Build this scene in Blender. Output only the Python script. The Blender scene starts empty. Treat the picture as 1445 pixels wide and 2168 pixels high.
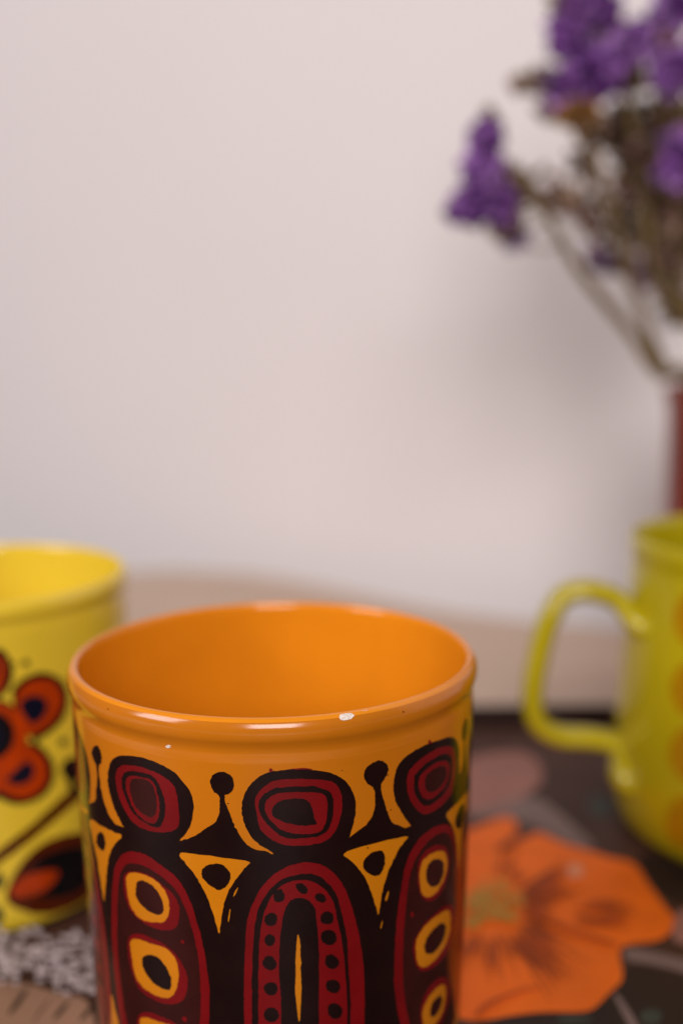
import bpy, bmesh, math, random
import numpy as np
from mathutils import Vector, Matrix
from mathutils.geometry import delaunay_2d_cdt

random.seed(7)
rng = np.random.default_rng(7)
scene = bpy.context.scene
C = scene.collection

# ------------------------------------------------------------------ camera
PW, PH, FP = 1445, 2168, 2300.0           # photograph size, focal length in its pixels
PITCH, ROLL = 0.1637, 0.0079
RIM_Z = 0.0905                            # rim of the orange mug above the tray
CAM = np.array([0.0, 0.0, 0.0668 + RIM_Z])
_f = np.array([0, math.cos(PITCH), -math.sin(PITCH)])
_x0 = np.array([1.0, 0, 0]); _u0 = np.array([0, math.sin(PITCH), math.cos(PITCH)])
_x = math.cos(ROLL) * _x0 - math.sin(ROLL) * _u0
_u = math.sin(ROLL) * _x0 + math.cos(ROLL) * _u0
cam_data = bpy.data.cameras.new('camera')
cam = bpy.data.objects.new('camera', cam_data); C.objects.link(cam)
cam_data.sensor_fit = 'VERTICAL'; cam_data.sensor_height = 36.0
cam_data.lens = FP / PH * 36.0
cam_data.clip_start = 0.01; cam_data.clip_end = 50
cam.matrix_world = Matrix(((_x[0], _u[0], -_f[0], CAM[0]), (_x[1], _u[1], -_f[1], CAM[1]),
                           (_x[2], _u[2], -_f[2], CAM[2]), (0, 0, 0, 1)))
cam_data.dof.use_dof = True
cam_data.dof.focus_distance = 0.190
cam_data.dof.aperture_fstop = 5.2
cam_data.dof.aperture_blades = 0
scene.camera = cam

# ------------------------------------------------------------------ light
world = bpy.data.worlds.new('World'); scene.world = world; world.use_nodes = True
bg = world.node_tree.nodes['Background']
bg.inputs['Color'].default_value = (1.0, 0.95, 0.95, 1); bg.inputs['Strength'].default_value = 0.11

def area(name, loc, target, sx, sy, power, col):
    d = bpy.data.lights.new(name, 'AREA'); d.shape = 'RECTANGLE'; d.size = sx; d.size_y = sy
    d.energy = power; d.color = col
    o = bpy.data.objects.new(name, d); C.objects.link(o); o.location = loc
    o.rotation_euler = (Vector(target) - Vector(loc)).to_track_quat('-Z', 'Y').to_euler()
    return o
area('window_light', (0.07, -1.35, 0.96), (0.05, 0.45, 0.10), 0.75, 0.8, 26, (1.0, 0.945, 0.935))
area('side_window_light', (-1.25, -0.40, 0.85), (0.0, 0.40, 0.10), 0.6, 0.8, 15, (1.0, 0.95, 0.95))

scene.view_settings.view_transform = 'Standard'
scene.view_settings.look = 'None'
scene.view_settings.exposure = 0.0
scene.view_settings.gamma = 1.0
scene.view_settings.use_curve_mapping = False
scene.cycles.use_denoising = True
scene.cycles.max_bounces = 10

# ------------------------------------------------------------------ helpers
def lin(c):
    return tuple(((v / 255) / 12.92 if v / 255 <= 0.04045 else ((v / 255 + 0.055) / 1.055) ** 2.4) for v in c)

def mat(name, rgb, rough=0.3, var=0.06, vscale=60.0, bump=0.0, bscale=200.0, coat=0.0, spec=0.5, stretch=None, sheen=0.0):
    m = bpy.data.materials.new(name); m.use_nodes = True
    nt = m.node_tree; b = nt.nodes['Principled BSDF']
    tc = nt.nodes.new('ShaderNodeTexCoord')
    src = tc.outputs['Object']
    if stretch:
        mp = nt.nodes.new('ShaderNodeMapping'); mp.inputs['Scale'].default_value = stretch
        nt.links.new(src, mp.inputs['Vector']); src = mp.outputs['Vector']
    n = nt.nodes.new('ShaderNodeTexNoise'); n.inputs['Scale'].default_value = vscale; n.inputs['Detail'].default_value = 5
    nt.links.new(src, n.inputs['Vector'])
    r = nt.nodes.new('ShaderNodeValToRGB'); c = lin(rgb)
    r.color_ramp.elements[0].position = 0.3; r.color_ramp.elements[1].position = 0.7
    r.color_ramp.elements[0].color = (*[max(0, v * (1 - var)) for v in c], 1)
    r.color_ramp.elements[1].color = (*[min(1, v * (1 + var)) for v in c], 1)
    nt.links.new(n.outputs['Fac'], r.inputs['Fac']); nt.links.new(r.outputs['Color'], b.inputs['Base Color'])
    b.inputs['Roughness'].default_value = rough
    b.inputs['Specular IOR Level'].default_value = spec
    b.inputs['Coat Weight'].default_value = coat; b.inputs['Coat Roughness'].default_value = 0.06
    if bump:
        n2 = nt.nodes.new('ShaderNodeTexNoise'); n2.inputs['Scale'].default_value = bscale; n2.inputs['Detail'].default_value = 4
        nt.links.new(src, n2.inputs['Vector'])
        bp = nt.nodes.new('ShaderNodeBump'); bp.inputs['Strength'].default_value = bump; bp.inputs['Distance'].default_value = 0.001
        nt.links.new(n2.outputs['Fac'], bp.inputs['Height']); nt.links.new(bp.outputs['Normal'], b.inputs['Normal'])
    return m

def link(name, me, parent=None):
    o = bpy.data.objects.new(name, me); C.objects.link(o)
    if parent is not None:
        o.parent = parent; o.matrix_parent_inverse = Matrix.Translation(-Vector(parent.location))
    return o

def mesh_obj(name, verts, faces, mats, parent=None, fmat=None, smooth=True, normals=None):
    me = bpy.data.meshes.new(name); me.from_pydata([tuple(v) for v in verts], [], [tuple(f) for f in faces])
    for m in (mats if isinstance(mats, (list, tuple)) else [mats]): me.materials.append(m)
    if fmat is not None: me.polygons.foreach_set('material_index', fmat)
    me.polygons.foreach_set('use_smooth', [smooth] * len(me.polygons))
    me.update()
    if normals is not None: me.normals_split_custom_set_from_vertices([tuple(n) for n in normals])
    return link(name, me, parent)

def thing(name, label, cat, loc, group=None):
    o = bpy.data.objects.new(name, None); C.objects.link(o); o.empty_display_size = 0.02; o.location = loc
    o['label'] = label; o['category'] = cat
    if group: o['group'] = group
    return o

def ray(px, py):
    d = _f + _x * (px - PW / 2) / FP - _u * (py - PH / 2) / FP
    return d
def on_plane(px, py, z=0.0):
    d = ray(px, py); t = (z - CAM[2]) / d[2]; return CAM + d * t
def at_y(px, py, Y):
    d = ray(px, py); return CAM + d * (Y / d[1])

def chaikin(P, n=2):
    P = np.asarray(P, float)
    for _ in range(n):
        Q = np.roll(P, -1, 0)
        P = np.stack([0.75 * P + 0.25 * Q, 0.25 * P + 0.75 * Q], 1).reshape(-1, 2)
    return P
def ell(cx, cy, rx, ry=None, n=14, jit=0.06, rot=0.0):
    ry = ry or rx; out = []
    for i in range(n):
        a = 2 * math.pi * i / n; k = 1 + random.uniform(-jit, jit)
        x, y = rx * k * math.cos(a), ry * k * math.sin(a)
        out.append((cx + x * math.cos(rot) - y * math.sin(rot), cy + x * math.sin(rot) + y * math.cos(rot)))
    return out
def inside(poly, pts):
    x, y = pts[:, 0], pts[:, 1]; r = np.zeros(len(pts), bool); j = len(poly) - 1
    for i in range(len(poly)):
        xi, yi = poly[i]; xj, yj = poly[j]
        c = ((yi > y) != (yj > y)) & (x < (xj - xi) * (y - yi) / ((yj - yi) or 1e-12) + xi)
        r ^= c; j = i
    return r
def fill(poly, gx, gy):
    """triangulate a 2-D outline with a grid of inner points so that it can follow a curved wall"""
    poly = np.asarray(poly, float)
    lo, hi = poly.min(0), poly.max(0)
    xs = np.arange(lo[0] + gx * .5, hi[0], gx); ys = np.arange(lo[1] + gy * .5, hi[1], gy)
    pts = [tuple(p) for p in poly]
    if len(xs) and len(ys):
        G = np.stack(np.meshgrid(xs, ys), -1).reshape(-1, 2)
        G = G[inside(poly, G)]
        pts += [tuple(p) for p in G]
    n = len(poly)
    v, e, f, *_ = delaunay_2d_cdt([Vector(p) for p in pts], [(i, (i + 1) % n) for i in range(n)], [], 1, 1e-6)
    v = np.array([tuple(p) for p in v])
    tri = []
    for t in f:
        a, b, c = v[t[0]], v[t[1]], v[t[2]]
        s = (b[0] - a[0]) * (c[1] - a[1]) - (b[1] - a[1]) * (c[0] - a[0])
        if abs(s) < 1e-9: continue
        tri.append(tuple(t) if s > 0 else (t[0], t[2], t[1]))
    return v, tri

def spline(P, n=8, closed=False):
    P = [np.asarray(p, float) for p in P]; out = []
    N = len(P)
    for i in range(N if closed else N - 1):
        p0 = P[(i - 1) % N] if (closed or i > 0) else 2 * P[0] - P[1]
        p1 = P[i]; p2 = P[(i + 1) % N]
        p3 = P[(i + 2) % N] if (closed or i + 2 < N) else 2 * P[-1] - P[-2]
        for k in range(n):
            t = k / n
            out.append(0.5 * (2 * p1 + (p2 - p0) * t + (2 * p0 - 5 * p1 + 4 * p2 - p3) * t * t + (3 * p1 - p0 - 3 * p2 + p3) * t ** 3))
    if not closed: out.append(P[-1])
    return np.array(out)

def tube(path, ra, rb, side, seg=16):
    """sweep an ellipse: rb along the fixed side vector, ra across the path; radii may be lists"""
    path = np.asarray(path, float); n = len(path); side = np.asarray(side, float)
    ra = np.broadcast_to(ra, n); rb = np.broadcast_to(rb, n)
    V, F = [], []
    for i in range(n):
        t = path[min(i + 1, n - 1)] - path[max(i - 1, 0)]; t /= np.linalg.norm(t)
        s = side - t * (side @ t); s /= np.linalg.norm(s); nn = np.cross(s, t)
        for k in range(seg):
            a = 2 * math.pi * k / seg
            V.append(path[i] + nn * ra[i] * math.cos(a) + s * rb[i] * math.sin(a))
    for i in range(n - 1):
        for k in range(seg):
            k2 = (k + 1) % seg
            F.append((i * seg + k, i * seg + k2, (i + 1) * seg + k2, (i + 1) * seg + k))
    F.append(tuple(range(seg))[::-1]); F.append(tuple((n - 1) * seg + k for k in range(seg)))
    return V, F

def lathe(profile, centre, seg=256):
    V, F = [], []; n = len(profile)
    for r, z in profile:
        for k in range(seg):
            a = 2 * math.pi * k / seg
            V.append((centre[0] + r * math.cos(a), centre[1] + r * math.sin(a), centre[2] + z))
    for i in range(n - 1):
        for k in range(seg):
            k2 = (k + 1) % seg
            F.append((i * seg + k, i * seg + k2, (i + 1) * seg + k2, (i + 1) * seg + k))
    return V, F

# ------------------------------------------------------------------ materials
M = {}
M['wall'] = mat('wall_paint', (223, 215, 214), 0.75, 0.015, 4.0, 0.08, 120)
M['wood'] = mat('pale_wood', (196, 168, 146), 0.45, 0.10, 14.0, 0.05, 60, stretch=(1.0, 9.0, 1.0))
M['tray'] = mat('dark_print_ground', (72, 46, 37), 0.5, 0.35, 22.0, 0.02, 400, spec=0.15)
M['tray_rim'] = mat('dark_tray_rim', (36, 16, 11), 0.45, 0.25, 40.0, spec=0.15)
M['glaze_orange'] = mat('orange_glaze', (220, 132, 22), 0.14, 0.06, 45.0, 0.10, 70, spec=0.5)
M['glaze_amber_shaded'] = mat('amber_glaze_shaded', (190, 108, 14), 0.15, 0.06, 40.0, 0.06, 90)  # outer wall: amber tone, with its weaker front light darkened into the colour
M['ink_black'] = mat('black_enamel', (24, 9, 8), 0.15, 0.25, 150.0, 0.09, 160, spec=0.5)
M['ink_brown'] = mat('brown_enamel', (50, 14, 11), 0.17, 0.2, 150.0, 0.09, 160, spec=0.5)
M['ink_red'] = mat('crimson_enamel', (112, 9, 14), 0.18, 0.12, 120.0, 0.09, 160, spec=0.5)
M['ink_yellow'] = mat('amber_enamel', (200, 118, 10), 0.17, 0.05, 90.0, 0.012, 300, coat=0.3)
M['chip_glint'] = mat('bare_clay_and_glint', (228, 212, 200), 0.55, 0.15, 1500.0, 0.4, 2500)  # clay of the chips, also used for a painted rim highlight
M['glaze_yellow'] = mat('yellow_glaze', (226, 192, 52), 0.16, 0.03, 35.0, 0.012, 260, coat=0.3)
M['ink_navy'] = mat('navy_enamel', (12, 18, 34), 0.2, 0.2, 100.0)
M['ink_night'] = mat('blue_black_enamel', (14, 14, 16), 0.2, 0.2, 100.0)
M['ink_vermilion'] = mat('vermilion_enamel', (172, 54, 6), 0.2, 0.25, 160.0)
M['ink_russet'] = mat('russet_enamel', (80, 28, 8), 0.2, 0.25, 160.0)
M['ink_moss'] = mat('moss_enamel', (50, 54, 30), 0.2, 0.2, 160.0)
M['glaze_green'] = mat('lime_glaze', (172, 154, 16), 0.16, 0.05, 35.0, 0.06, 90, coat=0.3)
M['ink_ochre'] = mat('ochre_enamel', (166, 118, 5), 0.2, 0.1, 160.0)
M['vase'] = mat('red_brown_glaze', (118, 34, 12), 0.25, 0.18, 25.0, 0.03, 150)
def flat(name, rgb, var=0.12, sc=120): return mat(name, rgb, 0.5, var, sc, spec=0.15)
M['poppy'] = flat('poppy_print', (230, 104, 22), 0.10, 60)
M['poppy_dark'] = flat('poppy_shade_print', (178, 72, 16), 0.15)
M['poppy_line'] = flat('poppy_line_print', (128, 54, 24), 0.2)
M['stamen'] = flat('stamen_print', (176, 138, 56), 0.3, 500)
M['mauve'] = flat('mauve_print', (150, 102, 90), 0.15, 50)
M['greyleaf'] = flat('grey_leaf_print', (120, 98, 92), 0.15, 60)
M['darkgreen'] = flat('dark_green_print', (58, 62, 54), 0.2, 60)
M['soot'] = flat('soot_print', (44, 30, 25), 0.25, 60)
M['white'] = flat('white_floret_print', (196, 180, 180), 0.15, 300)
M['greydot'] = flat('grey_dot_print', (84, 80, 82), 0.2, 300)
M['tan'] = flat('tan_stalk_print', (142, 108, 88), 0.12, 60)
M['pale'] = flat('pale_dot', (214, 140, 104), 0.1, 60)

# ------------------------------------------------------------------ the setting: wall, table
def struct(o): o['kind'] = 'structure'; return o
WO, WD, WN = np.array([0.172, 0.630]), np.array([0.852, -0.523]), np.array([0.523, 0.852])   # the wall stands askew, nearer at the right
V = []
for dep in (0.0, 0.05):
    for l, z in ((-3.5, -0.7), (1.6, -0.7), (1.6, 1.5), (-3.5, 1.5)):
        p = WO + WD * l + WN * dep; V.append((p[0], p[1], z))
struct(mesh_obj('wall', V, [(0, 1, 2, 3), (5, 4, 7, 6), (0, 4, 5, 1), (3, 2, 6, 7), (1, 5, 6, 2), (4, 0, 3, 7)], M['wall'], smooth=False))

def slab(outline, z0, z1, bev=0.003):
    """solid plate with a rounded top edge"""
    n = len(outline); c = outline.mean(0); V, F = [], []
    nrm = []
    for i in range(n):
        t = outline[(i + 1) % n] - outline[i - 1]; t = t / np.linalg.norm(t); nrm.append(np.array([t[1], -t[0]]))
    nrm = np.array(nrm)
    rings = [(0, z0), (0, z1 - bev), (0.3 * bev, z1 - 0.3 * bev), (bev, z1)]
    for d, z in rings:
        for i in range(n):
            p = outline[i] - nrm[i] * d; V.append((p[0], p[1], z))
    for r in range(len(rings) - 1):
        for i in range(n):
            j = (i + 1) % n; F.append((r * n + i, r * n + j, (r + 1) * n + j, (r + 1) * n + i))
    F.append(tuple((len(rings) - 1) * n + i for i in range(n))); F.append(tuple(range(n))[::-1])
    return V, F
TZ = -0.007
edge = [on_plane(px, py, TZ)[:2] for px, py in ((1440, 1342), (1300, 1329), (1150, 1314), (1000, 1297), (850, 1272), (700, 1240), (560, 1216), (430, 1207), (300, 1207))]
out = [(-0.62, -0.12), (0.60, -0.12)] + [(0.60, 0.22), (0.42, 0.41)] + [tuple(p) for p in edge] + [(-0.34, 0.70), (-0.52, 0.58), (-0.62, 0.40)]
tb = spline(out, 6, True)
V, F = slab(tb, TZ - 0.028, TZ, 0.004)
tabletop = mesh_obj('tabletop', V, F, M['wood'], smooth=False)
struct(tabletop)

# ------------------------------------------------------------------ the tray
def rrect(x0, x1, y0, y1, r, n=10):
    P = []
    for cx, cy, a0 in ((x1 - r, y0 + r, -90), (x1 - r, y1 - r, 0), (x0 + r, y1 - r, 90), (x0 + r, y0 + r, 180)):
        for k in range(n + 1):
            a = math.radians(a0 + 90 * k / n); P.append((cx + r * math.cos(a), cy + r * math.sin(a)))
    return np.array(P)
tray = thing('tray', 'dark serving tray printed with a big orange poppy and small white flowers', 'tray', (0.02, 0.25, TZ))
TO = rrect(-0.27, 0.31, -0.02, 0.425, 0.05)
def ringstack(rings):
    n = len(rings[0][0]); V, F = [], []
    for P, z in rings: V += [(p[0], p[1], z) for p in P]
    for r in range(len(rings) - 1):
        for i in range(n):
            j = (i + 1) % n; F.append((r * n + i, r * n + j, (r + 1) * n + j, (r + 1) * n + i))
    return V, F, n
def inset(d): return rrect(-0.27 + d, 0.31 - d, -0.02 + d, 0.425 - d, 0.05 - d)
V, F, n = ringstack([(inset(0.004), TZ), (inset(0.001), TZ + 0.004), (inset(0), 0.0055), (inset(0.001), 0.0070), (inset(0.003), 0.0070), (inset(0.0042), 0.0055), (inset(0.008), 0.0), (inset(0.010), -0.0015)])
F.append(tuple(range(n))[::-1])
mesh_obj('rim', V, F, M['tray_rim'], tray)
P = inset(0.0078)
mesh_obj('printed_base', [(p[0], p[1], 0.0) for p in P] + [(p[0], p[1], -0.002) for p in P],
         [tuple(range(len(P))), tuple(range(2 * len(P) - 1, len(P) - 1, -1))], M['tray'], tray, smooth=False)
_layer = [0]
def printed(name, polys, parent=tray, smooth_n=2):
    """polys: list of (pixel outline, material key); later ones lie above"""
    V, F, fm, ms = [], [], [], []
    for P, key in polys:
        _layer[0] += 1
        z = 0.00012 + 0.000006 * _layer[0]
        Q = np.array([on_plane(px, py, 0)[:2] for px, py in chaikin(P, smooth_n)]) * 1000
        v, t = fill(Q, 400, 400)
        if M[key] not in ms: ms.append(M[key])
        o = len(V); V += [(a / 1000, b / 1000, z) for a, b in v]
        F += [tuple(i + o for i in tri) for tri in t]; fm += [ms.index(M[key])] * len(t)
    return mesh_obj(name, V, F, ms, parent, fm, smooth=False)
c6 = lambda P: [(940 + x / 2.861, 1500 + y / 2.861) for x, y in P]
c7 = lambda P: [(x / 4.817, 1850 + y / 4.817) for x, y in P]
# ground patches and leaves
printed('printed_leaf', [(c6([(860, 540), (960, 520), (1030, 580), (1000, 660), (900, 660)]), 'darkgreen'),
        (c6([(150, 600), (400, 540), (560, 530), (700, 640), (850, 770), (930, 850), (800, 850), (650, 780), (480, 690), (300, 650), (150, 690)]), 'greyleaf')])
printed('printed_mauve_flower', [(c6([(0, 330), (160, 300), (300, 270), (450, 260), (550, 300), (600, 380), (585, 460), (500, 520), (430, 560), (300, 600), (150, 640), (0, 620), (-200, 560), (-200, 380)]), 'mauve')])
printed('printed_stalk', [(c6([(1080, 1450), (1250, 1470), (1445, 1520), (1700, 1580), (1700, 1660), (1445, 1600), (1250, 1550), (1090, 1530)]), 'greyleaf'),
        (c6([(1400, 1230), (1500, 1200), (1600, 1300), (1560, 1440), (1400, 1430), (1370, 1360)]), 'mauve')])
printed('printed_dark_ground', [(c6([(1090, 1550), (1250, 1570), (1445, 1620), (1800, 1700), (1800, 2300), (900, 2300), (300, 2300), (100, 1900), (600, 1850), (900, 1850), (1000, 1740)]), 'soot'),
        (c6([(1140, 900), (1300, 860), (1600, 1000), (1700, 1180), (1420, 1200), (1300, 1120)]), 'soot')])  # darker brown areas of the tray's own print
printed('printed_stem', [(c6([(1010, 1730), (1055, 1730), (1180, 1930), (1260, 2100), (1200, 2100), (1120, 1930)]), 'greyleaf'),
        (c6(ell(1250, 1870, 70, 50)), 'darkgreen'), (c6(ell(790, 1885, 110, 22)), 'darkgreen')])
poppy = printed('printed_poppy', [(c6([(130, 745), (250, 700), (350, 655), (420, 665), (445, 720), (430, 770), (470, 800), (520, 770), (570, 750), (640, 785), (760, 835), (880, 865), (990, 905), (1110, 925), (1170, 960), (1220, 1050), (1290, 1140), (1350, 1225), (1400, 1270), (1380, 1340), (1340, 1390), (1260, 1420), (1150, 1425), (1065, 1445), (1055, 1500), (1080, 1600), (1075, 1660), (1005, 1720), (940, 1790), (880, 1840), (760, 1845), (600, 1840), (400, 1865), (250, 1895), (110, 1895), (-150, 1800), (-300, 1600), (-330, 1300), (-230, 1000), (-60, 830)]), 'poppy')])
veins = []
def streak(x0, y0, x1, y1, w, bend=0.0):
    dx, dy = x1 - x0, y1 - y0; L = math.hypot(dx, dy); nx, ny = -dy / L, dx / L
    mx, my = (x0 + x1) / 2 + nx * bend, (y0 + y1) / 2 + ny * bend
    return [(x0, y0), (mx + nx * w / 2, my + ny * w / 2), (x1, y1), (mx - nx * w / 2, my - ny * w / 2)]
def fan(a0, a1, n, r0, r1, r2, w, key='poppy_line'):
    for i in range(n):
        a = math.radians(a0 + (a1 - a0) * (i + random.uniform(-.3, .3)) / max(1, n - 1))
        ra, rb = r0 * random.uniform(.8, 1.2), random.uniform(r1, r2)
        ca, sa = math.cos(a), math.sin(a) * 0.95
        veins.append((c6(streak(290 + ra * ca, 1225 + ra * sa, 290 + rb * ca, 1225 + rb * sa, w * random.uniform(.7, 1.3), random.uniform(-14, 14))), key))
fan(24, 58, 9, 170, 420, 740, 30, 'poppy_dark'); fan(20, 62, 30, 180, 300, 780, 12)
fan(-32, -12, 8, 150, 380, 640, 40, 'poppy_dark'); fan(-36, -8, 22, 160, 300, 680, 10)
fan(-6, 14, 6, 180, 300, 420, 34, 'poppy_dark'); fan(-6, 18, 14, 190, 260, 460, 10)
fan(-4, 9, 7, 560, 720, 920, 36, 'poppy_dark'); fan(-4, 9, 9, 560, 720, 940, 12)
fan(-85, -45, 14, 200, 260, 450, 10); fan(68, 125, 20, 170, 260, 560, 10)
veins.append((c6([(460, 1200), (640, 1290), (860, 1380), (1060, 1440), (1050, 1462), (850, 1410), (620, 1320)]), 'poppy_dark'))
veins.append((c6([(300, 865), (380, 820), (440, 765), (470, 800), (420, 850), (330, 885)]), 'poppy_line'))
veins.append((c6([(170, 1885), (240, 1810), (380, 1745), (520, 1705), (640, 1712), (520, 1722), (390, 1768), (270, 1830), (210, 1888)]), 'poppy_dark'))
veins.append((c6(ell(790, 1005, 48, 44)), 'pale'))  # pale pinkish dot laid over the poppy
printed('printed_veins', veins)
st = []
for i in range(120):
    a, r = random.uniform(0, 6.283), math.sqrt(random.random())
    st.append((c6(ell(285 + 195 * r * math.cos(a), 1215 + (125 + 45 * math.sin(3 * a)) * r * math.sin(a) - 35 * r * math.cos(a), random.uniform(12, 22), random.uniform(9, 16), 7)), 'stamen'))
printed('printed_stamens', st, smooth_n=1)
# white florets and tan stalks at the left
stalks = [(c7([(-900, 1180), (-100, 1130), (300, 1180), (620, 1300), (960, 1330), (1050, 2300), (-900, 2300)]), 'tan')]
for x0, y0, x1, y1, w in ((330, 1180, 60, 1560, 70), (740, 1330, 520, 1600, 60), (-60, 1200, -200, 1600, 60), (980, 1380, 800, 1600, 60), (560, 1280, 300, 1640, 22)):
    stalks.append((c7(streak(x0, y0, x1, y1, w)), 'soot'))
printed('printed_stalk', stalks)
fl = []
for k in range(330):
    while True:
        x, y = random.uniform(-900, 1000), random.uniform(680, 1330)
        u = x / 950
        top = 720 + 60 * math.sin(x / 90) + (160 if x > 840 else 0); bot = 1180 + (170 if x > 400 else 0) + 50 * math.sin(x / 70)
        if top < y < bot: break
    r = random.uniform(26, 46)
    fl.append((c7(ell(x, y, r, r * .62, 9, 0.22)), 'white'))
    if random.random() < 0.8: fl.append((c7(ell(x + random.uniform(-12, 12), y, r * .36, r * .24, 7)), 'greydot'))
printed('printed_white_florets', fl, smooth_n=1)

# ------------------------------------------------------------------ mugs
PROF_OUT = [(0.0425, -0.0022), (0.04238, -0.0032), (0.0420, -0.0042), (0.04175, -0.0050), (0.04164, -0.0058), (0.04168, -0.0066), (0.04172, -0.0074), (0.04172, -0.0084), (0.0416, -0.0150),
            (0.0414, -0.024), (0.0409, -0.040), (0.0403, -0.056), (0.0397, -0.070), (0.0389, -0.0785), (0.0373, -0.0832), (0.0350, -0.0853)]
PROF_IN = [(0.0001, -0.0795), (0.0200, -0.0795), (0.0320, -0.0785), (0.0362, -0.0745), (0.0376, -0.060), (0.0387, -0.040), (0.0395, -0.020), (0.0399, -0.008), (0.0400, -0.0030), (0.04005, -0.0010), (0.0403, 0.0001), (0.0408, 0.0005), (0.0414, 0.0004), (0.0420, -0.0002), (0.0424, -0.0011)]
PROF_FOOT = [(0.0335, -0.0855), (0.0325, -0.0845), (0.0300, -0.0838), (0.0001, -0.0838)]

_st = lambda P: [(r, z if z > -0.02 else -0.02 + (z + 0.02) * (RIM_Z - 0.02) / 0.0655) for r, z in P]
PROF_OUT, PROF_IN, PROF_FOOT = _st(PROF_OUT[:-3] + [(0.0392, -0.0800), (0.0380, -0.0838), (0.0358, -0.0853)]), _st(PROF_IN), _st(PROF_FOOT)

class Mug:
    def __init__(s, prof_in, prof_out, prof_foot, cx, cy, height, root):
        full = spline(prof_in + prof_out + prof_foot, 5)
        s.cx, s.cy, s.h, s.root = cx, cy, height, root
        s.z0 = 0.0004
        s.full = full
        i0 = int(np.argmax(full[:, 1])); o = full[i0:]; k = int(np.argmin(o[:, 1])); o = o[:k]
        s.oz, s.orr = o[::-1, 1], o[::-1, 0]
    def r(s, z): return np.interp(z - s.z0 - s.h, s.oz, s.orr)
    def body(s, m, m2=None):
        V, F = lathe(s.full, (s.cx, s.cy, s.z0 + s.h), 320)
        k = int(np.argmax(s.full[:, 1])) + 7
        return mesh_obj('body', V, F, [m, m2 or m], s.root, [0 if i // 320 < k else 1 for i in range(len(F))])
    def hit(s, px, py):
        d = ray(px, py); d = d / np.linalg.norm(d)
        dc = math.hypot(s.cx, s.cy)
        t = np.linspace(dc * .5, dc * 1.35, 1500)
        P = CAM + d * t[:, None]
        g = np.hypot(P[:, 0] - s.cx, P[:, 1] - s.cy) - s.r(P[:, 2])
        w = np.nonzero(g < 0)[0]
        if len(w) and w[0] > 0:
            i = w[0]; k = g[i - 1] / (g[i - 1] - g[i]); p = P[i - 1] + (P[i] - P[i - 1]) * k
        else:
            p = P[int(np.argmin(g))]
        return math.atan2(p[0] - s.cx, -(p[1] - s.cy)), p[2]
    def decal(s, name, polys, turn=0.0, base=0.00004, step=0.000022, grid=1.4, n=2, parent=None):
        """polys: (pixel outline, material key[, layer]) painted on the wall; turn rotates a copy about the axis"""
        V, F, fm, ms, N = [], [], [], [], []
        R = 0.0408
        for idx, it in enumerate(polys):
            P, key = it[0], it[1]; lay = it[2] if len(it) > 2 else idx
            P2 = chaikin(P, n); P2 = P2 + rng.normal(size=P2.shape) * min(0.5, 0.03 * np.ptp(P2, 0).min())
            Q = np.array([s.hit(*p) for p in P2])
            U = np.stack([Q[:, 0] * R * 1000, Q[:, 1] * 1000], 1)
            v, t = fill(U, grid, grid)
            if M[key] not in ms: ms.append(M[key])
            o = len(V); off = base + step * lay
            a = v[:, 0] / (R * 1000) + turn; z = np.clip(v[:, 1] / 1000, s.z0 + 0.002, s.z0 + s.h + 0.0004)
            slope = (s.r(z + 2e-4) - s.r(z - 2e-4)) / 4e-4
            rr = s.r(z) + off
            for ai, zi, ri, sl in zip(a, z, rr, slope):
                V.append((s.cx + ri * math.sin(ai), s.cy - ri * math.cos(ai), zi))
                nn = np.array([math.sin(ai), -math.cos(ai), -sl]); N.append(nn / np.linalg.norm(nn))
            F += [tuple(i + o for i in tri) for tri in t]; fm += [ms.index(M[key])] * len(t)
        return mesh_obj(name, V, F, ms, parent or s.root, fm, True, N)
    def handle(s, m, ang, zt=-0.020, zb=-0.062, reach=0.032):
        d = np.array([math.sin(ang), -math.cos(ang), 0]); side = np.array([d[1], -d[0], 0])
        pts = [(-0.0012, zt + .001), (0.004, zt + .002), (0.016, zt + .004), (reach * .85, zt), (reach, zt - .012), (reach * .97, zb + .010), (reach * .8, zb + .001), (0.014, zb - .003), (0.003, zb - .007), (-0.0012, zb - .010)]
        path = []
        for x, z in spline(pts, 8):
            zz = s.z0 + s.h + z; r = float(s.r(zz)) + x
            path.append((s.cx + d[0] * r, s.cy + d[1] * r, zz))
        V, F = tube(path, 0.0034, 0.0060, side)
        return mesh_obj('handle', V, F, m, s.root)

# ---- orange mug
oroot = thing('mug', 'glossy orange mug with chipped rim and black and crimson painted figures', 'mug', (-0.0144, 0.2212, 0.0))
om = Mug(PROF_IN, PROF_OUT, PROF_FOOT, -0.0144, 0.2212, RIM_Z, oroot)
om.body(M['glaze_orange'], M['glaze_amber_shaded'])
om.handle(M['glaze_orange'], math.radians(176))
c1 = lambda P: [(130 + x / 2.89, 1540 + y / 2.89) for x, y in P]
c2 = lambda P: [(500 + x / 2.833, 1540 + y / 2.833) for x, y in P]
def sh(P, dx, dy): return [(x + dx, y + dy) for x, y in P]
def closed_below(P, ym):
    """open arch given from its left foot over the top to its right foot, mirrored about ym"""
    return P + [(x, 2 * ym - y) for x, y in P[::-1]]

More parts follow.
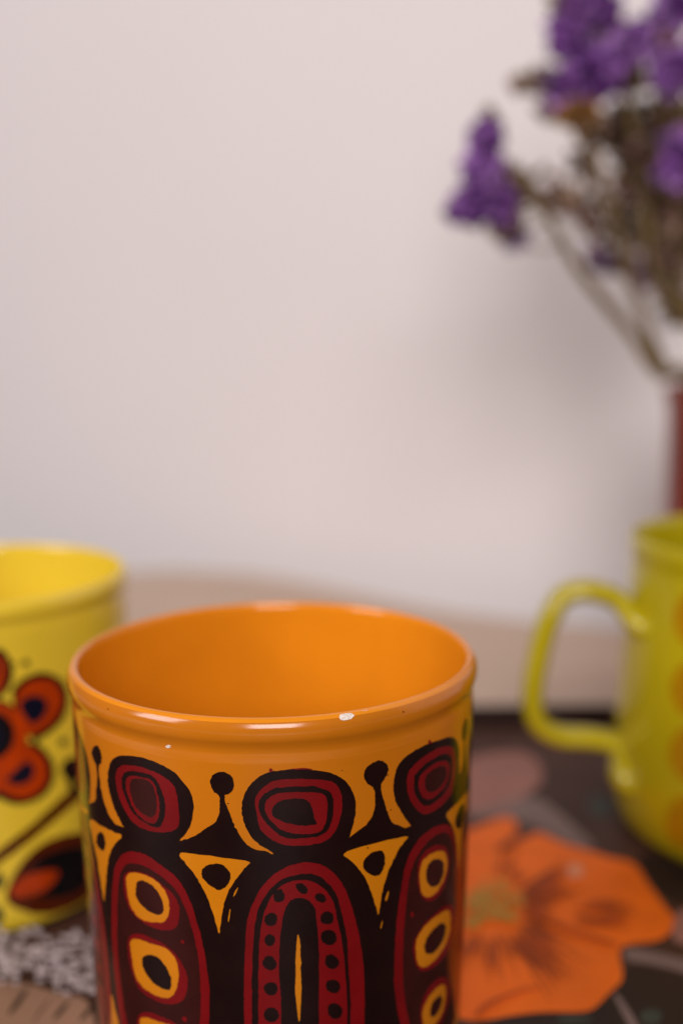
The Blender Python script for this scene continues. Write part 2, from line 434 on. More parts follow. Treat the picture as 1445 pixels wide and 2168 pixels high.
headA = [(c2([(32, 480), (40, 420), (65, 365), (100, 325), (150, 285), (210, 262), (300, 254), (400, 250), (480, 258), (560, 268), (620, 295), (670, 335), (705, 400), (718, 470), (712, 540), (690, 620), (675, 660), (640, 740), (560, 770), (400, 790), (250, 785), (208, 742), (150, 715), (90, 660), (50, 590), (35, 530)]), 'ink_black'),
         (c2([(110, 450), (118, 410), (150, 370), (190, 335), (240, 315), (330, 308), (430, 310), (530, 315), (590, 330), (615, 365), (635, 410), (633, 500), (615, 570), (590, 630), (545, 680), (480, 700), (400, 708), (310, 708), (240, 690), (185, 655), (145, 615), (128, 560), (120, 500)]), 'ink_red'),
         (c2([(132, 460), (140, 430), (175, 390), (240, 356), (260, 362), (330, 353), (430, 352), (465, 350), (500, 362), (560, 378), (580, 420), (582, 500), (570, 570), (540, 630), (490, 655), (400, 665), (320, 668), (265, 650), (210, 605), (165, 560), (140, 510)]), 'ink_black'),
         (c2([(172, 460), (185, 430), (230, 395), (310, 388), (400, 385), (480, 388), (530, 400), (545, 440), (545, 530), (530, 590), (500, 630), (430, 640), (340, 636), (270, 615), (220, 575), (185, 530), (172, 490)]), 'ink_red'),
         (c2([(208, 500), (225, 465), (270, 435), (340, 422), (400, 428), (425, 436), (445, 460), (458, 500), (465, 545), (485, 570), (470, 586), (400, 588), (330, 582), (265, 560), (220, 535)]), 'ink_black')]
archA = [(c2(closed_below([(47, 1600), (47, 1540), (50, 1400), (55, 1280), (65, 1160), (90, 1070), (130, 990), (180, 920), (240, 870), (300, 835), (380, 812), (440, 806), (510, 820), (560, 850), (610, 900), (650, 960), (680, 1040), (705, 1120), (730, 1220), (750, 1330), (765, 1450), (768, 1600)], 1620)), 'ink_red'),
         (c2(closed_below([(94, 1600), (92, 1540), (95, 1420), (103, 1300), (110, 1180), (130, 1090), (165, 1020), (215, 950), (280, 905), (350, 885), (420, 873), (470, 880), (520, 905), (575, 960), (605, 1010), (625, 1090), (650, 1190), (665, 1290), (670, 1400), (684, 1600)], 1680)), 'ink_black'),
         (c2(closed_below([(134, 1620), (132, 1560), (135, 1420), (140, 1290), (150, 1180), (175, 1080), (215, 1000), (265, 950), (330, 920), (410, 910), (470, 925), (530, 970), (570, 1020), (590, 1080), (610, 1180), (630, 1270), (645, 1380), (655, 1500), (662, 1620)], 1690)), 'ink_red'),
         (c2(closed_below([(268, 1620), (262, 1560), (255, 1420), (258, 1290), (270, 1190), (285, 1100), (315, 1045), (350, 1020), (395, 1018), (440, 1040), (470, 1080), (480, 1140), (490, 1240), (495, 1340), (495, 1500), (495, 1640)], 1720)), 'ink_black'),
         (c2([(368, 1218), (385, 1300), (383, 1350), (388, 1420), (385, 1480), (390, 1560), (386, 1640), (383, 1720), (378, 1772), (370, 1740), (360, 1650), (350, 1560), (358, 1480), (352, 1400), (360, 1320)]), 'ink_yellow')]
for x, y, rx, ry in ((255, 1008, 38, 42), (390, 962, 43, 28), (505, 1022, 38, 27), (208, 1150, 39, 42), (202, 1275, 34, 37), (198, 1412, 46, 42), (207, 1565, 43, 45), (210, 1720, 46, 46), (220, 1880, 44, 46), (542, 1140, 41, 43), (555, 1255, 53, 48), (570, 1405, 47, 45), (580, 1550, 46, 42), (590, 1697, 50, 45), (588, 1850, 46, 46)):
    archA.append((c2(ell(x, y, rx, ry, 9, 0.10, random.uniform(0, 1))), 'ink_black', 3.4))
headBL = [(c1([(285, 290), (292, 235), (310, 195), (350, 172), (420, 168), (490, 182), (560, 205), (640, 240), (700, 278), (750, 340), (790, 390), (808, 450), (808, 520), (795, 590), (770, 640), (715, 700), (690, 760), (560, 760), (440, 720), (395, 620), (365, 585), (330, 510), (300, 420), (285, 350)]), 'ink_black'),
          (c1([(332, 290), (345, 250), (375, 230), (430, 228), (480, 240), (560, 265), (620, 295), (680, 340), (705, 385), (715, 450), (722, 530), (722, 600), (700, 625), (655, 642), (590, 642), (520, 630), (460, 600), (420, 560), (385, 500), (350, 420), (338, 350)]), 'ink_red'),
          (c1([(370, 310), (380, 280), (410, 266), (450, 268), (510, 278), (560, 295), (590, 330), (610, 380), (630, 430), (638, 500), (630, 560), (610, 605), (585, 615), (545, 600), (500, 575), (460, 545), (425, 505), (405, 450), (380, 400), (370, 350)]), 'ink_black'),
          (c1([(395, 340), (400, 310), (420, 295), (470, 298), (530, 310), (565, 330), (585, 380), (600, 440), (605, 500), (597, 560), (570, 588), (535, 585), (500, 560), (460, 525), (435, 480), (415, 430), (398, 380)]), 'ink_red'),
          (c1([(422, 345), (430, 315), (455, 308), (500, 312), (545, 330), (570, 370), (585, 440), (588, 500), (570, 545), (545, 550), (505, 530), (465, 500), (440, 450), (425, 400)]), 'ink_brown')]
eye_r = [(405, 1330), (415, 1280), (445, 1260), (500, 1265), (560, 1290), (630, 1320), (690, 1370), (740, 1440), (772, 1510), (775, 1590), (755, 1660), (710, 1690), (650, 1697), (580, 1670), (520, 1640), (470, 1590), (435, 1500), (415, 1410)]
eye_y = [(422, 1330), (432, 1295), (460, 1290), (520, 1310), (580, 1330), (640, 1345), (690, 1390), (715, 1450), (722, 1510), (712, 1580), (690, 1640), (640, 1658), (580, 1640), (530, 1610), (480, 1570), (450, 1500), (435, 1410)]
eye_p = [(495, 1430), (505, 1395), (545, 1387), (590, 1400), (630, 1440), (660, 1490), (675, 1540), (675, 1590), (660, 1608), (615, 1595), (570, 1565), (530, 1520), (505, 1475)]
bodyBL = [(c1([(420, 2000), (365, 1815), (350, 1720), (335, 1600), (320, 1450), (310, 1300), (308, 1150), (312, 1000), (320, 900), (335, 830), (365, 780), (410, 758), (460, 760), (520, 780), (590, 825), (650, 870), (700, 910), (740, 960), (780, 1040), (810, 1120), (840, 1220), (865, 1320), (885, 1420), (900, 1540), (908, 1660), (905, 1815), (890, 1950), (840, 2120), (740, 2250), (600, 2270), (500, 2160)]), 'ink_red'),
          (c1([(460, 1980), (410, 1815), (390, 1740), (375, 1640), (360, 1500), (345, 1350), (342, 1150), (348, 1000), (355, 930), (370, 870), (400, 830), (450, 828), (510, 845), (560, 875), (640, 930), (700, 990), (740, 1060), (775, 1150), (805, 1250), (830, 1350), (845, 1450), (850, 1560), (855, 1680), (850, 1815), (830, 1950), (780, 2100), (690, 2190), (590, 2190), (520, 2110)]), 'ink_brown'),
          (c1([(380, 930), (390, 890), (430, 878), (500, 885), (570, 920), (630, 970), (690, 1020), (722, 1080), (725, 1150), (710, 1220), (670, 1240), (600, 1238), (530, 1210), (470, 1170), (420, 1110), (390, 1030)]), 'ink_red', 2),
          (c1([(398, 930), (408, 895), (440, 882), (500, 895), (560, 920), (610, 960), (650, 1020), (664, 1080), (660, 1140), (635, 1190), (590, 1195), (520, 1185), (460, 1150), (425, 1090), (405, 1010)]), 'ink_yellow', 3),
          (c1([(457, 990), (462, 945), (490, 930), (530, 945), (570, 975), (605, 1020), (625, 1070), (632, 1110), (615, 1145), (580, 1143), (530, 1120), (490, 1085), (460, 1040)]), 'ink_brown', 4),
          (c1(eye_r), 'ink_red', 2), (c1(eye_y), 'ink_yellow', 3), (c1(eye_p), 'ink_black', 4),
          (c1(sh(eye_r, 58, 480)), 'ink_red', 2), (c1(sh(eye_y, 58, 480)), 'ink_yellow', 3), (c1(sh(eye_p, 58, 480)), 'ink_black', 4),
          (c1([(722, 1307), (752, 1296), (754, 1330)]), 'ink_red', 2), (c1([(735, 1770), (765, 1765), (772, 1800), (750, 1800)]), 'ink_red', 2.2)]
headBR = [(c2([(940, 340), (950, 280), (970, 220), (1020, 170), (1080, 130), (1150, 95), (1220, 75), (1270, 55), (1305, 58), (1328, 95), (1338, 160), (1335, 250), (1330, 340), (1322, 420), (1310, 520), (1200, 600), (1110, 640), (1045, 590), (1000, 530), (960, 460), (942, 400)]), 'ink_black'),
          (c2([(1018, 310), (1030, 260), (1070, 215), (1130, 170), (1200, 125), (1260, 110), (1300, 120), (1315, 170), (1315, 250), (1305, 330), (1290, 400), (1250, 450), (1200, 490), (1150, 520), (1110, 520), (1075, 490), (1040, 440), (1020, 380)]), 'ink_red'),
          (c2([(1060, 330), (1070, 280), (1110, 235), (1170, 190), (1230, 158), (1270, 155), (1290, 190), (1290, 260), (1280, 330), (1250, 390), (1210, 430), (1160, 470), (1120, 470), (1085, 430), (1065, 390)]), 'ink_black'),
          (c2([(1085, 340), (1095, 290), (1140, 245), (1200, 205), (1250, 195), (1275, 215), (1275, 280), (1260, 340), (1220, 390), (1170, 430), (1130, 435), (1100, 400)]), 'ink_red'),
          (c2([(1125, 320), (1135, 280), (1170, 258), (1200, 235), (1240, 225), (1258, 250), (1255, 300), (1225, 350), (1190, 380), (1150, 392), (1130, 365)]), 'ink_brown')]
e1r = [(1085, 830), (1105, 770), (1150, 720), (1210, 700), (1255, 715), (1275, 770), (1272, 850), (1250, 940), (1210, 1010), (1160, 1045), (1120, 1035), (1092, 980), (1082, 900)]
e1y = [(1098, 840), (1112, 800), (1150, 765), (1200, 740), (1245, 738), (1262, 790), (1258, 860), (1235, 930), (1190, 1000), (1150, 1020), (1118, 1015), (1100, 970), (1095, 900)]
e1p = [(1130, 870), (1145, 820), (1175, 790), (1215, 783), (1240, 810), (1240, 870), (1222, 925), (1195, 955), (1160, 955), (1138, 925)]
e2r = [(1055, 1310), (1075, 1250), (1110, 1190), (1165, 1135), (1220, 1085), (1280, 1055), (1305, 1090), (1305, 1190), (1285, 1290), (1240, 1380), (1180, 1440), (1110, 1470), (1075, 1430), (1060, 1370)]
e2y = [(1068, 1310), (1085, 1250), (1125, 1190), (1180, 1140), (1240, 1100), (1278, 1090), (1282, 1180), (1265, 1270), (1225, 1350), (1165, 1420), (1105, 1445), (1078, 1400)]
e2p = [(1122, 1310), (1135, 1260), (1175, 1210), (1220, 1170), (1250, 1172), (1252, 1230), (1230, 1290), (1190, 1345), (1150, 1362), (1125, 1345)]
e3r = [(1098, 1700), (1115, 1630), (1150, 1560), (1200, 1505), (1250, 1490), (1275, 1530), (1275, 1620), (1250, 1720), (1210, 1790), (1150, 1830), (1105, 1800)]
e3y = [(1110, 1710), (1128, 1650), (1165, 1595), (1210, 1550), (1248, 1535), (1255, 1600), (1240, 1690), (1200, 1770), (1150, 1810), (1115, 1780)]
e3p = [(1155, 1700), (1165, 1655), (1195, 1620), (1225, 1600), (1232, 1640), (1215, 1700), (1185, 1735), (1160, 1735)]
bodyBR = [(c2([(1000, 1850), (965, 1700), (945, 1560), (945, 1420), (950, 1280), (960, 1150), (975, 1040), (990, 940), (1005, 850), (1030, 770), (1070, 700), (1120, 640), (1180, 600), (1240, 578), (1285, 590), (1310, 640), (1330, 720), (1345, 840), (1350, 1000), (1352, 1200), (1345, 1450), (1330, 1650), (1310, 1850), (1250, 2100), (1130, 2200), (1050, 2050)]), 'ink_red'),
          (c2([(1050, 1850), (1020, 1700), (1000, 1560), (995, 1420), (1000, 1280), (1008, 1150), (1018, 1040), (1030, 940), (1045, 860), (1075, 780), (1120, 710), (1180, 650), (1240, 625), (1275, 640), (1300, 720), (1318, 840), (1322, 1000), (1325, 1200), (1320, 1450), (1305, 1650), (1285, 1850), (1230, 2020), (1150, 2100), (1090, 2000)]), 'ink_brown')]
for a, b, c in ((e1r, e1y, e1p), (e2r, e2y, e2p), (e3r, e3y, e3p)):
    bodyBR += [(c2(a), 'ink_red', 2), (c2(b), 'ink_yellow', 3), (c2(c), 'ink_brown', 4)]
bodyBR.append((c2([(1040, 1110), (1050, 1100), (1068, 1125), (1045, 1145)]), 'ink_red', 2))
spireL = [(c1([(908, 325), (925, 290), (960, 272), (1000, 270), (1035, 290), (1055, 330), (1055, 370), (1030, 405), (1000, 412), (998, 430), (1000, 450), (1015, 490), (1035, 540), (1060, 600), (1090, 660), (1130, 715), (1180, 750), (1280, 757), (1290, 830), (1165, 835), (960, 835), (690, 800), (690, 700), (715, 697), (780, 680), (830, 655), (880, 620), (920, 595), (955, 570), (970, 500), (965, 460), (967, 414), (930, 395), (915, 360)]), 'ink_black', 0.45)]
spireR = [(c2([(763, 285), (770, 250), (800, 220), (830, 208), (850, 194), (880, 203), (905, 222), (913, 260), (895, 300), (868, 335), (867, 360), (868, 380), (880, 430), (900, 490), (915, 540), (940, 580), (975, 585), (1010, 608), (1048, 582), (1080, 640), (1040, 670), (850, 730), (640, 790), (610, 730), (680, 653), (730, 620), (770, 590), (810, 545), (830, 490), (832, 420), (825, 358), (785, 340), (768, 315)]), 'ink_black', 0.45)]
spireLL = [(c1([(187, 150), (195, 118), (215, 108), (235, 120), (247, 165), (248, 205), (236, 230), (230, 236), (232, 300), (245, 380), (260, 450), (285, 520), (310, 570), (345, 600), (395, 610), (420, 680), (380, 690), (320, 670), (240, 630), (165, 580), (160, 480), (185, 460), (212, 450), (215, 360), (222, 300), (216, 232), (200, 205), (190, 175)]), 'ink_black', 0.45)]
band = c1([(100, 480), (165, 540), (300, 610), (395, 625), (560, 700), (715, 712), (900, 760), (1160, 770), (1280, 770)]) + c2([(210, 760), (450, 780), (630, 740), (690, 670), (850, 640), (1045, 598), (1200, 560), (1320, 500), (1400, 430)])
band_poly = band + [(x, 2330) for x, _ in band[::-1]]
tri1 = [(c1([(706, 759), (830, 775), (960, 792), (1168, 821), (1140, 840), (1110, 870), (1070, 930), (1030, 980), (1005, 1050), (985, 1120), (975, 1200), (967, 1280), (945, 1200), (920, 1110), (890, 1030), (850, 950), (810, 890), (760, 830)]), 'ink_yellow', 1.6),
        (c1([(855, 890), (870, 855), (910, 835), (960, 830), (1000, 845), (1035, 885), (1035, 930), (1010, 975), (970, 997), (940, 985), (900, 960), (865, 925)]), 'ink_black', 2.6),
        (c1([(1078, 975), (1082, 985), (1056, 1035), (1048, 1032)]), 'ink_yellow', 1.5), (c1([(1030, 1108), (1036, 1112), (1026, 1190), (1018, 1188)]), 'ink_yellow', 1.5)]
tri2 = [(c2([(622, 751), (830, 695), (1042, 643), (1010, 680), (975, 720), (940, 790), (910, 860), (885, 940), (868, 1010), (858, 1090), (850, 1130), (840, 1090), (820, 1020), (790, 940), (760, 880), (720, 830), (680, 795)]), 'ink_yellow', 1.6),
        (c2([(755, 830), (765, 790), (800, 755), (840, 738), (880, 740), (892, 780), (888, 820), (870, 870), (845, 893), (805, 885), (770, 860)]), 'ink_black', 2.6),
        (c2([(908, 978), (915, 985), (898, 1045), (888, 1035)]), 'ink_yellow', 1.5), (c2([(872, 1158), (877, 1162), (867, 1208), (860, 1205)]), 'ink_yellow', 1.5)]
tri0 = [(c1([(166, 543), (240, 600), (320, 640), (384, 661), (340, 700), (310, 740), (290, 800), (280, 880), (275, 960), (270, 1030), (265, 1075), (255, 1020), (240, 920), (220, 800), (195, 680)]), 'ink_yellow', 1.6),
        (c1([(215, 690), (222, 650), (240, 636), (262, 650), (273, 700), (270, 740), (258, 758), (240, 745), (222, 720)]), 'ink_black', 2.6)]
low0 = [(c1([(308, 1612), (325, 1690), (345, 1780), (370, 1900), (400, 2100), (300, 2100), (292, 1900), (298, 1750)]), 'ink_yellow', 0.9)]
low1 = [(c2([(1325, 1640), (1345, 1560), (1365, 1700), (1360, 1900), (1280, 2100), (1240, 2100), (1290, 1850)]), 'ink_yellow', 1.5)]

th = lambda P: om.hit(np.mean([p[0] for p in P]), np.mean([p[1] for p in P]))[0]
aA, aBL, aBR = th(headA[0][0]), th(headBL[0][0]), th(headBR[0][0])
DA = (aBR - aBL) / 2
NF = max(6, int(round(2 * math.pi / DA / 2)) * 2); DA = 2 * math.pi / NF
print('figures', NF, 'angles', [round(math.degrees(a), 1) for a in (aA, aBL, aBR)])
# black lower wall in front and round the back
om.decal('painted_ground', [(band_poly, 'ink_black', 0)], base=0.00003)
# the dark ground of the unseen rear, one strip per figure
def strip(a0, a1):
    V, F, N = [], [], []
    na, nz = 24, 14
    zt, zb = om.hit(635, 1800)[1] + 0.001, om.z0 + 0.012
    for i in range(na + 1):
        for j in range(nz + 1):
            a = a0 + (a1 - a0) * i / na; z = zb + (zt - zb) * j / nz
            r = float(om.r(z)) + 0.000024
            V.append((om.cx + r * math.sin(a), om.cy - r * math.cos(a), z)); N.append((math.sin(a), -math.cos(a), 0))
    for i in range(na):
        for j in range(nz):
            p = i * (nz + 1) + j; F.append((p, p + nz + 1, p + nz + 2, p + 1))
    return mesh_obj('painted_ground', V, F, M['ink_black'], oroot, None, True, N)
e0, e1 = om.hit(*band[0])[0], om.hit(*band[-1])[0]
strip(e1 - 0.06, e0 + 2 * math.pi + 0.06)
for i in range(NF):                                  # even: arch figure, odd: eye figure
    t = DA * i
    if i % 2 == 0:
        if i == NF - 2: t = 2 * (aBL - aA) - 0.03
        if i == 2: t = 2 * (aBR - aA) + 0.02
        om.decal('painted_figure', headA + [(p[0], p[1], (p[2] if len(p) > 2 else q) + 1.0) for q, p in enumerate(archA)], t)
    elif i == 1:
        om.decal('painted_figure', headBR + [(p[0], p[1], (p[2] if len(p) > 2 else q) + 1.0) for q, p in enumerate(bodyBR)], 0)
    elif i == NF - 1:
        om.decal('painted_figure', headBL + [(p[0], p[1], (p[2] if len(p) > 2 else q) + 1.0) for q, p in enumerate(bodyBL)], 0)
    else:
        om.decal('painted_figure', headBL + [(p[0], p[1], (p[2] if len(p) > 2 else q) + 1.0) for q, p in enumerate(bodyBL)], t + DA)
for i in range(NF):                                  # the spire and the triangle that follow figure i
    if i == 0: om.decal('painted_spire', spireR); om.decal('painted_triangle', tri2)
    elif i == NF - 1: om.decal('painted_spire', spireL); om.decal('painted_triangle', tri1)
    elif i == NF - 2: om.decal('painted_spire', spireLL); om.decal('painted_triangle', tri0)
    elif i == 1: om.decal('painted_spire', spireL, 2 * (aBR - aA) + 0.02); om.decal('painted_triangle', tri1, 2 * (aBR - aA) + 0.02)
    elif i % 2: om.decal('painted_spire', spireL, DA * (i + 1)); om.decal('painted_triangle', tri1, DA * (i + 1))
    else: om.decal('painted_spire', spireR, DA * i); om.decal('painted_triangle', tri2, DA * i)
om.decal('painted_triangle', low0); om.decal('painted_triangle', low1)
for it in [(c2(ell(207, 256, 12, 12, 8)), 'ink_red', 0.2), (c2([(265, 262), (330, 247), (400, 243), (465, 249), (440, 268), (330, 270)]), 'ink_red', -0.4),
           (c2(ell(1158, 87, 11, 13, 8)), 'ink_red', 0.2), (c1(ell(1020, 466, 5, 5, 6)), 'ink_black', 0.2), (c2(ell(907, 286, 5, 5, 6)), 'ink_black', 0.2),
           (c2(ell(786, 721, 5, 6, 6)), 'ink_black', 3.0), (c2(ell(634, 258, 4, 4, 6)), 'ink_brown', 0.2), (c2(ell(925, 495, 4, 5, 6)), 'ink_brown', 0.2),
           (ell(229, 1501, 1.6, 1.6, 6), 'ink_brown', 0.2), (ell(853, 1507, 1.6, 2.2, 6), 'ink_brown', 0.2)]:
    om.decal('paint_speck', [it])
c8 = lambda P: [(690 + x / 13.14, 1480 + y / 13.14) for x, y in P]
for P in (c8([(345, 480), (400, 400), (480, 360), (560, 350), (660, 370), (740, 410), (785, 450), (760, 490), (700, 530), (620, 570), (540, 600), (450, 590), (380, 560)]),
          c8([(830, 330), (930, 290), (1060, 285), (1190, 280), (1120, 315), (1000, 330), (880, 345)]), ell(357, 1580, 6, 4, 8, .2)):  # the second outline is a painted highlight beside the real chip
    om.decal('chip_and_glint', [(P, 'chip_glint', 0.5)], grid=0.35, n=1)

# ---- yellow mug
YC = (-0.1035, 0.300)
yroot = thing('mug', 'yellow mug painted with a red orange flower and dark leaf', 'mug', (YC[0], YC[1], 0.0))
ym = Mug(PROF_IN, PROF_OUT, PROF_FOOT, YC[0], YC[1], RIM_Z, yroot)
ym.body(M['glaze_yellow'])
ym.handle(M['glaze_yellow'], math.radians(-100))
c4 = lambda P: [(x / 3.336, 1350 + y / 3.336) for x, y in P]
flower = [(c4(ell(-40, 250, 138, 182, 14, .02)), 'ink_night', 0), (c4([(65, 385), (140, 300), (235, 250), (345, 244), (438, 290), (482, 372), (488, 465), (462, 552), (418, 620), (340, 682), (255, 728), (150, 650)]), 'ink_night', .1),
          (c4([(-100, 1120), (0, 1142), (60, 1172), (130, 1184), (245, 1162), (338, 1098), (390, 1005), (386, 895), (340, 812), (255, 735), (100, 760), (-100, 900)]), 'ink_night', .2), (c4(ell(-60, 690, 265, 265, 18, .02)), 'ink_night', .3),
          (c4(ell(-45, 250, 92, 145, 14, .03)), 'ink_vermilion', 1), (c4(ell(-45, 690, 240, 240, 18, .02)), 'ink_vermilion', 1.1),
          (c4([(110, 400), (170, 330), (250, 295), (330, 288), (400, 320), (438, 390), (443, 460), (418, 530), (378, 590), (320, 640), (250, 680), (190, 700), (150, 600), (110, 500)]), 'ink_vermilion', 1.2),
          (c4([(-100, 1070), (0, 1080), (80, 1125), (160, 1138), (250, 1110), (318, 1050), (343, 970), (333, 890), (290, 820), (230, 770), (180, 740), (60, 780), (-100, 900)]), 'ink_vermilion', 1.3),
          (c4([(135, 475), (170, 435), (220, 405), (292, 412), (342, 455), (328, 525), (285, 588), (225, 612), (185, 575), (155, 520)]), 'ink_navy', 2.4), (c4([(35, 1005), (90, 955), (140, 905), (190, 872), (235, 885), (245, 950), (222, 1005), (160, 1040), (90, 1035)]), 'ink_navy', 2.4),
          (c4(ell(-50, 690, 158, 168, 16, .02)), 'ink_night', 2.4), (c4(ell(-60, 690, 90, 100, 14, .02)), 'ink_navy', 3), (c4(ell(-50, 210, 40, 70, 12, .03)), 'ink_navy', 2.4)]
ym.decal('painted_flower', flower)
ym.decal('painted_stem', [(c4([(-120, 1600), (0, 1490), (125, 1400), (275, 1282), (395, 1168), (500, 1075), (560, 1035), (620, 1090), (440, 1245), (300, 1365), (150, 1485), (0, 1590), (-120, 1700)]), 'ink_russet', 0),
                          (c4([(470, 980), (530, 990), (540, 1110), (490, 1120)]), 'ink_night', .5), (c4(ell(520, 930, 88, 90, 12, .03)), 'ink_night', 1)])
ym.decal('painted_leaf', [(c4([(30, 1850), (70, 1720), (170, 1560), (310, 1440), (470, 1385), (600, 1370), (750, 1390), (800, 1560), (760, 1720), (640, 1830), (500, 1910), (370, 1955), (230, 1955), (100, 1910)]), 'ink_russet', 0),
                          (c4([(190, 1650), (300, 1540), (450, 1485), (600, 1470), (720, 1500), (700, 1650), (600, 1760), (480, 1835), (330, 1840), (200, 1810)]), 'ink_night', 1),
                          (c4([(60, 1810), (130, 1715), (220, 1665), (330, 1640), (430, 1640), (375, 1745), (280, 1805), (150, 1835)]), 'ink_vermilion', 2)])
for P in (ell(185, 180, 27), ell(445, 735, 30), ell(252, 725, 26), ell(100, 185, 14), ell(-10, 1720, 45, 60), ell(-20, 1960, 50, 70)):
    ym.decal('painted_dot', [(c4(P), 'ink_moss', 0.05)])

# ---- green mug
GC = (0.1315, 0.326)
GH = 0.095
groot = thing('mug', 'lime green mug with looped handle and faint ochre spots', 'mug', (GC[0], GC[1], 0.0))
g_in = [(0.0001, -0.083), (0.030, -0.083), (0.0405, -0.079), (0.0425, -0.070), (0.0418, -0.045), (0.0403, -0.020), (0.0398, -0.008), (0.0399, -0.003), (0.0403, -0.0012), (0.0409, -0.0002), (0.0416, -0.0004), (0.0422, -0.0014)]
g_out = [(0.0424, -0.0030), (0.0423, -0.0050), (0.0418, -0.0072), (0.0417, -0.0090), (0.0420, -0.0120), (0.0430, -0.030), (0.0446, -0.055), (0.0454, -0.070), (0.0449, -0.0790), (0.0428, -0.0860), (0.0400, -0.0892)]
g_foot = [(0.0385, -0.090), (0.0375, -0.0885), (0.035, -0.088), (0.0001, -0.088)]
_sg = lambda P: [(r, z if z > -0.03 else -0.03 + (z + 0.03) * (GH - 0.03) / 0.060) for r, z in P]
g_in, g_out, g_foot = _sg(g_in), _sg(g_out), _sg(g_foot)
gm = Mug(g_in, g_out, g_foot, GC[0], GC[1], GH, groot)
gm.body(M['glaze_green'])
hp = [(1312, 1276), (1284, 1259), (1240, 1250), (1192, 1262), (1158, 1318), (1136, 1400), (1126, 1478), (1138, 1530), (1180, 1557), (1240, 1562), (1288, 1570), (1314, 1588)]
hpts = [at_y(px, py, GC[1]) for px, py in hp]
def on_wall(py, sink, ang=math.radians(10)):
    z = at_y(1330, py, GC[1])[2]; r = float(gm.r(z)) - sink
    return np.array([GC[0] - r * math.cos(ang), GC[1] - r * math.sin(ang), z])
path = spline([on_wall(1318, .0028), on_wall(1306, -.0008)] + hpts + [on_wall(1622, -.0010), on_wall(1640, .0026)], 7)
kk = np.linspace(0, 1, len(path)); flare = 0.0034 + 0.0006 * np.clip(1 - np.minimum(kk, 1 - kk) / 0.10, 0, 1)
V, F = tube(path, flare, flare * 1.5, (0, 1, 0))
mesh_obj('handle', V, F, M['glaze_green'], groot)
for t in (0, 0.62, 1.24, 1.86, 2.48, 3.1):
    for px, py in ((1474, 1312), (1469, 1459), (1464, 1597), (1458, 1742)):
        gm.decal('painted_spot', [(ell(px, py, 50, 62, 16, .02), 'ink_ochre', 0)], t)

# ------------------------------------------------------------------ vase
VC = (0.1800, 0.482)
vroot = thing('vase', 'slim red brown glazed vase holding the dried flowers', 'vase', (VC[0], VC[1], TZ))
vz = at_y(1428, 818, VC[1])[2] - TZ
vp = [(0.0001, 0.006), (0.026, 0.006), (0.0295, 0.02), (0.0305, vz * .5), (0.0315, vz * .9), (0.0335, vz - .0015), (0.0345, vz), (0.0358, vz - .001), (0.0362, vz - .003), (0.0345, vz - .008), (0.0338, vz * .85), (0.0340, vz * .5), (0.0335, 0.02), (0.0315, 0.004), (0.029, 0.0), (0.0001, 0.0005)]
V, F = lathe(spline(vp, 5), (VC[0], VC[1], TZ), 96)
mesh_obj('body', V, F, M['vase'], vroot)

# ------------------------------------------------------------------ dried flowers
def leafmat(name, rgb, var=0.25):
    m = mat(name, rgb, 0.7, var, 300.0)
    m.node_tree.nodes['Principled BSDF'].inputs['Subsurface Weight'].default_value = 0.0
    return m
PM = [leafmat('purple_petal', (146, 88, 168)), leafmat('violet_petal', (186, 138, 204)), leafmat('deep_purple_petal', (100, 46, 122))]
BM = [leafmat('dry_brown_bract', (120, 90, 66)), leafmat('dry_olive_bract', (104, 88, 50)), leafmat('dry_dark_bract', (74, 54, 40)), leafmat('dry_mauve_bract', (140, 106, 98))]
OM = [leafmat('dry_golden_bract', (156, 108, 44)), leafmat('dry_tan_bract', (140, 108, 76))]
LM = [leafmat('pale_violet_bract', (150, 130, 158)), leafmat('dry_mauve_floret', (110, 74, 90))]
STEM = leafmat('dry_stem', (102, 80, 42))
def cluster(name, parent, c, rx, ry, rz, n, size, mats, slim=1.0):
    """papery calyces: little folded cups pointing outwards, spread through the head's volume"""
    V, F, fm = [], [], []
    for i in range(n):
        d = rng.normal(size=3); d /= np.linalg.norm(d)
        p = c + d * np.array([rx, ry, rz]) * rng.random() ** 0.45
        ax = d + rng.normal(size=3) * 0.5; ax /= np.linalg.norm(ax)
        s = np.cross(ax, rng.normal(size=3)); s /= np.linalg.norm(s); t = np.cross(ax, s)
        z = size * rng.uniform(0.7, 1.3); k = rng.integers(len(mats))
        o = len(V); m = 5
        V.append(p - ax * z * .5)
        for j in range(m):
            a = 2 * math.pi * j / m; w = z * (0.55 * slim) * rng.uniform(.7, 1.3)
            V.append(p + ax * z * rng.uniform(.25, .6) + (s * math.cos(a) + t * math.sin(a)) * w)
        for j in range(m):
            F.append((o, o + 1 + j, o + 1 + (j + 1) % m)); fm.append(k)
    return mesh_obj(name, V, F, mats, parent, fm, smooth=False)
MOUTH = np.array([VC[0], VC[1], TZ + vz])
KIND = {'m': ([BM[3], OM[1], BM[0]], 'dry_bracts', 0.6), 'p': (PM, 'flower_head', 1.0), 'b': (BM, 'dry_bracts', 0.55), 'o': (OM, 'dry_bracts', 0.6), 'l': (LM, 'flower_head', 0.8)}
